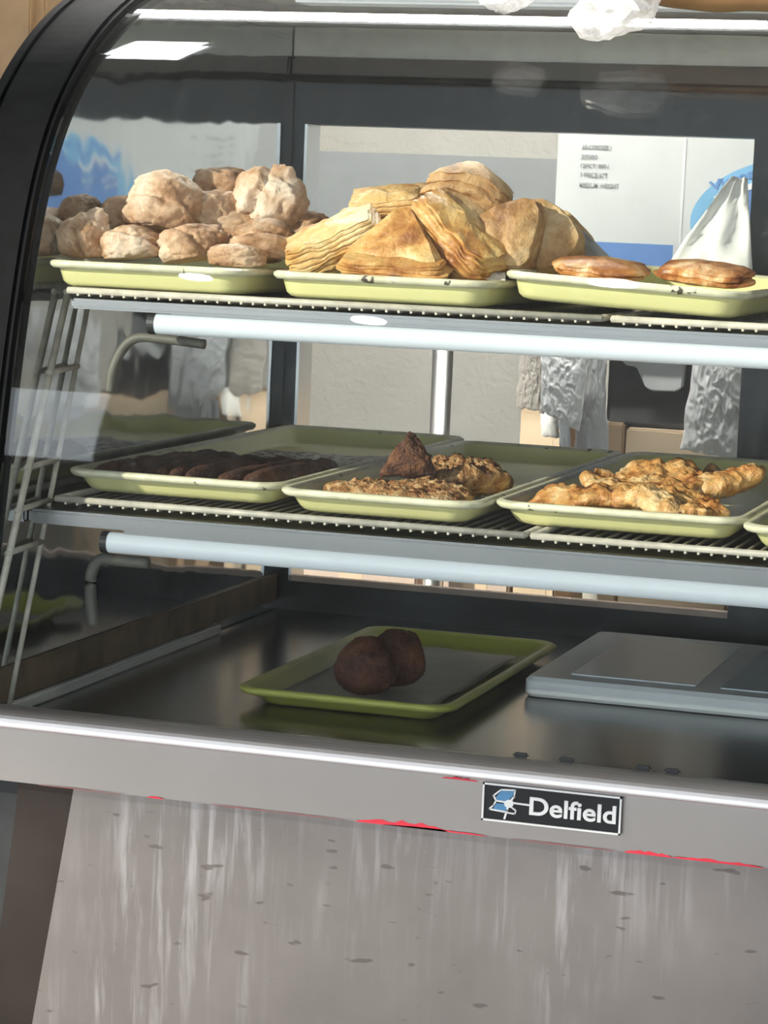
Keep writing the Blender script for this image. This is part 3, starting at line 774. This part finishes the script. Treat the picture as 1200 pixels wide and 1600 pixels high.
flaky((736, 293), .245, rec(.104, .07), .026, 'pastry lying on the very top of the flaky pile', 31, (R_(4), R_(13), R_(8)), 3, 1.0, bend=-6, mat='flake_b', rnd_=.35)
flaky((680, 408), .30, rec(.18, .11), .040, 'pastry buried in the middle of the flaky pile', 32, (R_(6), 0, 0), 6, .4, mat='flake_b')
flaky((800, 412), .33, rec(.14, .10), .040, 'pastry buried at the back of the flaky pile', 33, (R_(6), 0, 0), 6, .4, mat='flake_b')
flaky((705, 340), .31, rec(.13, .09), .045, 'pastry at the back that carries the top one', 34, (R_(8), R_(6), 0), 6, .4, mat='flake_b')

# ------------------------------------------------------------------ top tray, right: two glazed pastries
def gz(px, Y, w_, label, seed, rot): return flaky(px, Y, [(-w_ / 2, -.03), (w_ / 2, -.03), (w_ / 2, .035), (-w_ / 2, .035)], .009, label, seed, rot, 2, 1.7, 0, 'glaze', 'glazed pastries on the right top tray', 'glazed_pastry', .42, .16)
gz((938, 421), .185, .108, 'flat glazed brown pastry at the left of the right top tray', 41, (R_(10), R_(3), R_(3)))
gz((1103, 428), .185, .108, 'flat glazed pastry with flaked crust before the white paper', 42, (R_(12), R_(4), R_(-6)))

# ------------------------------------------------------------------ sheets of paper
def sheet(name, pts, mat, label, cat, th=.0006, n=14, amp=.003, seed=1, bow=0, cr=22, parent=None):
    """four corner points -> a creased sheet with thickness"""
    a, b, c, d = [Vector(p) for p in pts]; S = Vector((seed, seed * 2, 0))
    nn = (b - a).cross(d - a).normalized(); V = []
    for s in (0, 1):
        for i in range(n + 1):
            for j in range(n + 1):
                u, v = i / n, j / n
                p = a * (1 - u) * (1 - v) + b * u * (1 - v) + c * u * v + d * (1 - u) * v
                k = amp * (fbm(Vector((u * 3, v * 3, 0)) + S, 3) + .8 * abs(noise.noise(Vector((u * cr * .3, v * cr * .3, 3)) + S)))
                V.append(p + nn * (k + bow * math.sin(math.pi * u) * math.sin(math.pi * v) + s * th))
    F = []; m = n + 1; o = m * m
    for i in range(n):
        for j in range(n):
            q = i * m + j; F.append((q, q + m, q + m + 1, q + 1)); F.append((o + q, o + q + 1, o + q + m + 1, o + q + m))
    edge = [(i * m) for i in range(m)] + [n * m + j for j in range(1, m)] + [i * m + n for i in range(n - 1, -1, -1)] + [j for j in range(n - 1, 0, -1)]
    for k in range(len(edge)):
        p, q = edge[k], edge[(k + 1) % len(edge)]; F.append((p, q, o + q, o + p))
    o_ = finish(name, V, F, mat, (0, 0, 0), (0, 0, 0), label, cat, None)
    return o_
sheet('parchment_sheet', [at(1030, 430, .28), at(1176, 430, .30), at(1168, 281, .36), at(1143, 276, .34)], M['paper'], 'white parchment sheet standing up behind the right glazed pastry', 'paper', amp=.007, seed=3, bow=-.004)
sheet('shaded_parchment_corner', [at(888, 412, .28), at(972, 420, .26), at(905, 352, .30), at(851, 313, .32)], M['shaded_paper'], 'narrow parchment corner with its shade painted grey, between the flaky and glazed pastries', 'paper', amp=.004, seed=5)
sheet('parchment_scrap', [at(745, 436, .17), at(790, 440, .17), at(790, 428, .19), at(765, 420, .20)], M['paper'], 'scrap of white parchment at the right end of the flaky pile', 'paper', amp=.003, seed=6, n=8)

# ------------------------------------------------------------------ middle shelf, left: dark rolls
ZF2 = ZT2 + .0038
rw = ['nearest the case end', 'second from the case end', 'third from the case end', 'fourth from the case end', 'fifth from the case end', 'sixth from the case end', 'seventh from the case end', 'last in the row beside the crumbed pieces']
for i in range(8):
    S = Vector((i * 2.1, i, 0)); x = -.405 + i * .0245
    L = .24 + .03 * random.random(); y0 = .192 + .002 * i; rings = []
    r0 = .0150
    for k in range(29):
        t = k / 28; rr = r0 * min(1, (1 - abs(2 * t - 1) ** 6)) ** .5 + .0004
        ring = []
        for a in range(20):
            an = 2 * math.pi * a / 20; d = Vector((math.cos(an), 0, math.sin(an)))
            f = 1 + .16 * fbm(Vector((d.x * 1.5, t * 9, d.z * 1.5)) + S, 3) + .06 * noise.noise(Vector((d.x * 6, t * 40, d.z * 6)) + S)
            ring.append(Vector((d.x * rr * f * 1.0 + .012 * math.sin(t * 2 + i), (t - .5) * L, max(-.0115, d.z * rr * f))))
        rings.append(ring)
    mb = MB().loft(rings)
    z = ZF2 + .0125 + .002 * (i % 2)
    finish('fried_roll', mb.v, mb.f, M['dark_roll'], (x, y0 + L / 2, z), (0, 0, R_(-6 + 3 * random.random())), 'dark brown fried roll, ' + rw[i], 'pastry', 'dark fried rolls on the middle-left tray')
# doily of sugar-speckled paper behind the rolls
m, t, b = nodes('speckled_doily'); v = coords(t)
t.links.new(ramp(t, ntex(t, v, 95, 3, .6), [(.47, (.12, .08, .05)), (.53, (.62, .60, .54))]), b.inputs['Base Color']); M['doily'] = m
sheet('doily', [(-.405, .48, ZF2 + .001), (-.215, .48, ZF2 + .001), (-.215, .74, ZF2 + .001), (-.405, .74, ZF2 + .001)], m, 'speckled white paper doily behind the dark fried rolls', 'paper', amp=.002, seed=9)

# ------------------------------------------------------------------ middle shelf, centre: crumbed pieces
fritter(Vector((-.062, .218, ZF2)), .084, .060, .022, 'long golden crumbed piece along the front of its tray', 51, (0, 0, R_(4)), 'crumb', .25, .22, 120, 'crumbed fried pieces', 'crumbed_piece', .12, 'fried piece')
fritter(Vector((-.034, .37, ZF2)), .056, .080, .030, 'browner crumbed piece behind the long golden one', 52, (0, 0, R_(20)), 'crumb', .35, .22, 110, 'crumbed fried pieces', 'crumbed_piece', .15, 'fried piece')
# dark wedge resting on the crumbed pieces
P = at(640, 722, .27)
wv = []
for d in ICO_V:
    a = math.atan2(d.y, d.x); tri_ = 1 / max(.5, max(math.cos(a - R_(270)), math.cos(a - R_(30)), math.cos(a - R_(150))) * 1.25 + .2)
    r = (1 + .16 * fbm(d * 2 + Vector((5, 1, 2)), 3) + .08 * fbm(d * 8, 3))
    p = Vector((d.x * tri_, d.y * tri_, d.z * .8)) * r
    wv.append(Vector((p.x * .031, p.z * .021, p.y * .027 + .002)))
finish('dark_wedge', wv, ICO_F, M['crumb_dark'], P, (R_(-12), R_(-4), R_(8)), 'dark brown wedge-shaped fried piece on the golden crumbed ones', 'fried piece', None)

# ------------------------------------------------------------------ middle shelf, right: fritters
G = 'flat golden fritters'
fritter(Vector((.141, .245, ZF2)), .062, .050, .022, 'flat fritter at the left front corner of its tray', 61, (R_(3), R_(-4), R_(10)), 'fritter', .65, .22, 60, G)
fritter(Vector((.228, .238, ZF2 + .004)), .068, .052, .024, 'blistered golden fritter at the middle front with burnt spots', 62, (R_(8), R_(2), R_(-8)), 'fritter', .65, .25, 60, G)
fritter(Vector((.190, .33, ZF2 + .008)), .075, .06, .026, 'fritter lying behind the front two', 63, (R_(10), R_(-3), R_(24)), 'fritter', .65, .22, 60, G)
fritter(Vector((.258, .37, ZF2 + .012)), .062, .055, .026, 'fritter at the right rear of its tray', 64, (R_(12), R_(-2), R_(-20)), 'fritter', .65, .22, 60, G)

# ------------------------------------------------------------------ case floor: lined tray with two fried balls, white board
ZFL = DECK + .0045
sheet('tray_liner', [(-.222, .272, ZFL + .003), (-.036, .272, ZFL + .003), (-.036, .67, ZFL + .006), (-.220, .68, ZFL + .006)], M['wax_paper'], 'greasy paper lining the olive-yellow tray', 'paper', amp=.003, seed=12)
def ball(c, r, seed, label, sq=(1, 1, .92)):
    S = Vector((seed * 3.3, seed, 0)); vs = []
    for d in ICO_V:
        f = 1 + .10 * fbm(d * 1.4 + S, 2) + .05 * fbm(d * 6 + S, 3) + .022 * noise.noise(d * 17 + S)
        p = d * f * r; p = Vector((p.x * sq[0], p.y * sq[1], p.z * sq[2])); p.z = max(p.z, -r * .82); vs.append(p)
    finish('fried_ball', vs, ICO_F, M['dark_ball'], c, (0, 0, 0), label, 'fried ball', 'dark fried balls on the lined tray')
rb = .037
ball(Vector(at(571, 1042, .33)), .0365, 71, 'dark brown fried ball, the nearer left one on the lined tray')
ball(Vector(at(620, 1030, .385)), .0350, 72, 'dark brown fried ball, the farther right one on the lined tray', (1, 1, 1.0))

BR = empty('white_board', (.2, .5, DECK), 'white plastic board with two pale rectangles on the case floor', 'board')
b0 = onz(812, 1068, DECK + .035)
bx0_, by0_ = .026, .462
def rr2(x0, x1, y0, y1, z, r): return [Vector((p.x, p.y, z)) for p in rrect((x1 - x0) / 2, (y1 - y0) / 2, r, z, 5, (x0 + x1) / 2, (y0 + y1) / 2)]
mb = MB(); mb.loft([rr2(bx0_ + .003, .470, by0_ + .003, .845, DECK + .001, .012), rr2(bx0_, .473, by0_, .848, DECK + .005, .014), rr2(bx0_, .473, by0_, .848, DECK + .020, .014), rr2(bx0_ + .005, .468, by0_ + .005, .843, DECK + .025, .012)])
mb.build('board_body', M['white_foam'], BR, smooth=True).data.set_sharp_from_angle(angle=.6)
M['board_rectangle'] = simple('pale_blue_rectangle', (.80, .87, .92), .25, var=.02)  # pale rectangles laid on top of the board
for x0, x1 in ((.075, .225), (.255, .41)):
    MB().box(x0, x1, [.50][0], .80, DECK + .0252, DECK + .0265).build('pale_rectangle', M['board_rectangle'], BR)

# ================================================================== behind the case: rack and what stands on it
RK = empty('storage_rack', (-.1, 1.65, 0), 'chrome storage rack standing behind the display case', 'rack')
ZR = 1.205
MB().box(-1.1, .9, 1.42, 1.9, ZR - .025, ZR).build('rack_shelf', M['grey_board'], RK)
MB().box(-1.1, .9, 1.42, 1.9, .50, .52).build('rack_shelf', M['grey_board'], RK)
MB().box(-1.1, .9, 1.42, 1.9, .08, .10).build('rack_shelf', M['grey_board'], RK)
pp = at(692, 560, 1.44)
for x, y in ((pp.x, 1.44), (.86, 1.44), (-1.06, 1.88), (.86, 1.88), (-1.06, 1.44)):
    MB().tube([(x, y, 0), (x, y, ZR - .0255)], .0165, 16).build('post', M['chrome'], RK, smooth=True)

# white carton with print
YBX = 1.45
c0, c1 = at(872, 212, YBX), at(1066, 300, YBX)
CX0, CX1, CZ1 = c0.x, c0.x + .46, 1.478
BX = empty('white_carton', ((CX0 + CX1) / 2, YBX + .1, ZR), 'white cardboard carton with blue oval logo and grey printed lines', 'carton')
bxm = MB().box(CX0, CX1, YBX, YBX + .28, ZR + .0005, CZ1).build('carton_body', M['carton_white'], BX, bevel=.002)
xs_ = c1.x
MB().box(xs_ - .0015, xs_ + .0025, YBX - .0012, YBX, ZR + .001, CZ1 - .001).build('flap_seam', M['badge_white'], BX)
bb = at(940, 378, YBX); be = at(1052, 378, YBX)
MB().box(CX0 + .055, be.x, YBX - .0008, YBX, ZR + .002, bb.z).build('blue_band', M['blue'], BX)
for s, (x, y), w_ in (('AB-CORDSERV', (909, 233), 47), ('37080', (908, 248), 25), ('12PKT. BPN', (907, 262), 44), ('3 PIECE KIT', (906, 276), 43), ('MEDIUM WEIGHT', (905, 292), 62)):
    p = at(x, y, YBX - .001); p2 = at(x + w_, y + w_ * .03, YBX - .001)
    text_mesh(s, 'printed_line', p2.x - p.x, .0068, (p.x, YBX - .0008, p.z), M['ink_grey'], BX, .006, .0006)
def oval(cx, cy, ax, ay, y, mat, nm, rot=R_(18), th=.0006):
    c = at(cx, cy, y); k = mpp(c); n = 56; pts = []
    for i in range(n):
        a = 2 * math.pi * i / n; u, v_ = ax * k * math.cos(a), ay * k * math.sin(a)
        pts.append((c.x + u * math.cos(rot) - v_ * math.sin(rot), y, c.z + u * math.sin(rot) + v_ * math.cos(rot)))
    MB().prism(pts, (0, th, 0)).build(nm, mat, BX)
oval(1196, 326, 122, 72, YBX - .0008, M['light_blue'], 'logo_ring')
oval(1204, 338, 110, 50, YBX - .0014, M['blue'], 'logo_centre')
pv = at(1112, 300, YBX); text_mesh('Victoria', 'logo_lettering', .088, .0155, (pv.x, YBX - .0013, pv.z), M['blue'], BX, .03, .0008, R_(20))
pv = at(1116, 316, YBX); q = mpp(pv)
MB().prism([at(1115, 307, YBX - .0022), at(1186, 282, YBX - .0022), at(1188, 291, YBX - .0022), at(1117, 316, YBX - .0022)], (0, .0006, 0)).build('logo_banner', M['badge_white'], BX)
pv = at(1124, 333, YBX); text_mesh('POLY', 'logo_small_lettering', .030, .0075, (pv.x, YBX - .0022, pv.z), M['badge_white'], BX, .02, .0006, R_(12))
MB().prism([at(1104, 334, YBX - .0022), at(1126, 337, YBX - .0022), at(1112, 345, YBX - .0022)], (0, .0006, 0)).build('logo_mark', M['carton_white'], BX)

# grey board on the rack
g0, g1 = at(479, 236, 1.62), at(885, 248, 1.62)
tag(MB().box(-.72, g1.x + .05, 1.62, 1.64, ZR + .0005, (g0.z + g1.z) / 2).build('grey_sheet', M['grey_board'], bevel=.002), 'smooth grey sheet standing on the rack behind the flaky pastries', 'sheet')

# lower rack: cartons and bags
def carton(x0, x1, y0, y1, z0, z1, mat, label, flap=True, cat='carton'):
    E = empty('kraft_carton', ((x0 + x1) / 2, (y0 + y1) / 2, z0), label, cat)
    MB().box(x0, x1, y0, y1, z0, z1).build('carton_body', mat, E, bevel=.003)
    if flap:
        MB().box((x0 + x1) / 2 - .02, (x0 + x1) / 2 + .02, y0 - .0006, y0, z0 + .002, z1 - .004).build('tape', M['kraft_light'], E)
    return E
def xat(px, Y, y=680): return at(px, y, Y).x
def zat(py, Y, x=900): return at(x, py, Y).z
YL = 1.48
carton(xat(812, YL), xat(878, YL), YL, YL + .2, .5205, zat(643, YL), M['kraft_light'], 'light brown paper carton at the left behind the hanging bag')
carton(xat(945, YL - .02), xat(975, YL - .02), YL - .02, YL + .18, .5205, zat(655, YL), M['kraft'], 'narrow brown carton beside the folded paper carton', False)
carton(xat(978, YL - .03), xat(1150, YL - .03), YL - .03, YL + .2, .5205, zat(668, YL, 1010), M['kraft_light'], 'folded brown paper carton under the dark bin')
carton(xat(455, YL), xat(660, YL), YL, YL + .2, .5205, zat(840, YL, 560), M['pink_carton'], 'pinkish carton low on the rack at the left')
carton(xat(700, YL), xat(805, YL), YL, YL + .2, .5205, zat(850, YL, 750), M['pink_carton'], 'pinkish carton low on the rack right of the chrome post')
BN = empty('dark_bin', (xat(1010, 1.5), 1.56, zat(668, YL, 1010)), 'dark charcoal bin with a pale tub on its front, under the rack shelf', 'bin')
z0 = zat(668, YL, 1010) + .001
MB().box(xat(945, 1.47), xat(1085, 1.47), 1.47, 1.66, z0, ZR - .03).build('bin_body', M['charcoal'], BN, bevel=.006)
pt = [at(a, b, 1.45) for a, b in ((955, 545), (1072, 548), (1066, 606), (1056, 612), (1018, 611), (1008, 605), (994, 573), (978, 571))]
MB().prism(pt, (0, .0185, 0)).build('pale_tub', M['white_plastic'], BN, bevel=.002)

def film(name, px, Y, depth, mat, label, seed, cat='bag', amp=.012, n=56):
    """hanging bag: a closed flat pouch with crumple folds; px = outline corners TL, TR, BR, BL"""
    a, b, c, d = [at(x, y, Y) for x, y in px]; S = Vector((seed * 2.2, seed, 0)); V = []; F = []; m = n + 1
    for s in (0, 1):
        for i in range(m):
            for j in range(m):
                u, v = j / n, i / n
                p = a * (1 - u) * (1 - v) + b * u * (1 - v) + c * u * v + d * (1 - u) * v
                e = (math.sin(math.pi * u) ** .5) * (.35 + .65 * math.sin(math.pi * min(1, v * .9 + .1)) ** .5)
                r = 1 - 2 * abs(noise.noise(Vector((u * 4 + 2.5 * v, v * 5 - 2 * u, s * 4)) + S)); r2 = 1 - 2 * abs(noise.noise(Vector((u * 12 + 3 * v, v * 13 - 5 * u, s * 7)) + S))
                k = depth * e + amp * e * (.6 * r + .45 * r2 - .4)
                wob = .004 * noise.noise(Vector((u * 5, v * 5, 9)) + S)
                V.append(p + Vector((wob, (-k if s == 0 else k * .6), wob)))
    o = m * m
    for i in range(n):
        for j in range(n):
            q = i * m + j; F.append((q, q + 1, q + m + 1, q + m)); F.append((o + q, o + q + m, o + q + m + 1, o + q + 1))
    edge = [j for j in range(m)] + [i * m + n for i in range(1, m)] + [n * m + j for j in range(n - 1, -1, -1)] + [i * m for i in range(n - 1, 0, -1)]
    for k in range(len(edge)):
        p, q = edge[k], edge[(k + 1) % len(edge)]; F.append((p, q, o + q, o + p))
    return finish(name, V, F, mat, (0, 0, 0), (0, 0, 0), label, cat, None)
film('plastic_bag', [(846, 545), (922, 548), (905, 674), (844, 640)], 1.385, .012, M['film_dense'], 'white crumpled plastic bag hanging at the left of the rack', 81, amp=.009)
film('plastic_bag', [(1085, 545), (1162, 548), (1156, 722), (1064, 700)], 1.37, .016, M['film_dense'], 'pale crumpled plastic bag hanging beside the black case frame', 82, amp=.011)
film('grey_bag', [(915, 545), (946, 547), (951, 712), (896, 706)], 1.42, .006, M['grey_bag'], 'smooth grey bag hanging right of the white plastic bag', 83, amp=.003)
film('taupe_bag', [(812, 545), (850, 547), (850, 645), (808, 636)], 1.42, .006, M['taupe'], 'taupe bag hanging left of the white plastic bag', 84, amp=.003)
film('paper_strip', [(872, 660), (890, 662), (893, 706), (876, 704)], 1.40, .002, M['badge_white'], 'narrow white paper strip below the hanging plastic bag', 85, 'paper', .001, 8)
film('napkin_pack', [(845, 640), (874, 642), (874, 684), (846, 682)], 1.43, .012, M['white_plastic'], 'small white napkin pack below the hanging plastic bag', 86, 'napkins', .002, 10)

# ================================================================== on top of the case
_bm = bmesh.new(); bmesh.ops.create_icosphere(_bm, subdivisions=4, radius=1)
ICO4_V = [v.co.copy() for v in _bm.verts]; ICO4_F = [tuple(v.index for v in f.verts) for f in _bm.faces]; _bm.free()
def crumple(name, px, Y, dims, mat, label, seed, cat='bag', amp=.5, tip=None):
    S = Vector((seed * 3.1, seed * .9, seed)); vs = []
    R = random.Random(seed)
    cell = [Vector((R.gauss(0, 1), R.gauss(0, 1), R.gauss(0, 1))).normalized() for _ in range(34)]; hh = [R.uniform(.62, 1.08) for _ in cell]
    for d in ICO4_V:
        # planar facets: the nearest of many cutting planes bounds the bag
        r = min(h / max(.05, d.dot(c)) for c, h in zip(cell, hh)); r = min(r, 1.25)
        r *= 1 + .10 * noise.noise(d * 3.5 + S) + .05 * noise.noise(d * 8 + S)
        if tip: r += tip[3] * sm(.75, 1, d.dot(Vector(tip[:3]).normalized()))
        vs.append(Vector((d.x * r * dims[0] / 2, d.y * r * dims[1] / 2, d.z * r * dims[2] / 2)))
    return finish(name, vs, ICO4_F, mat, at(px[0], px[1], Y), (0, 0, 0), label, cat, None, sharp=.22)
crumple('crumpled_bag', (965, 3), .245, (.108, .085, .082), M['film'], 'clear crumpled plastic bag overhanging the glass top edge', 91, tip=(-.75, -.2, -.65, .45))
crumple('crumpled_bag', (790, -8), .27, (.066, .07, .05), M['film'], 'small clear plastic bag on the glass, left of the big one', 92)
L_ = empty('bread_loaf', at(1165, 0, .295), 'brown crusty loaf lying on top of the case beside the plastic bag', 'bread')
rings = []
c = at(1165, 0, .295); 
for k in range(25):
    t = k / 24; r = .040 * max(.02, (1 - abs(2 * t - 1) ** 4)) ** .5
    rings.append([Vector((c.x + (t - .5) * .26, c.y + math.cos(a * .3142) * r * (1 + .1 * noise.noise(Vector((t * 6, a * .5, 1)))), c.z + .02 + math.sin(a * .3142) * r * .8 * (1 + .1 * noise.noise(Vector((t * 6, a * .5, 5)))))) for a in range(20)])
MB().loft(rings).build('crust', M['bread_bag'], L_, smooth=True)

# ================================================================== small things
for px in ((818, 1174), (882, 1187), (1002, 1200), (1046, 1206)):
    c = onz(px[0], px[1], .806)
    MB().box(c.x - .008, c.x + .008, -.004, .004, .8015, .8065).build('glass_clip', M['dark_plastic'], CASE, bevel=.002)
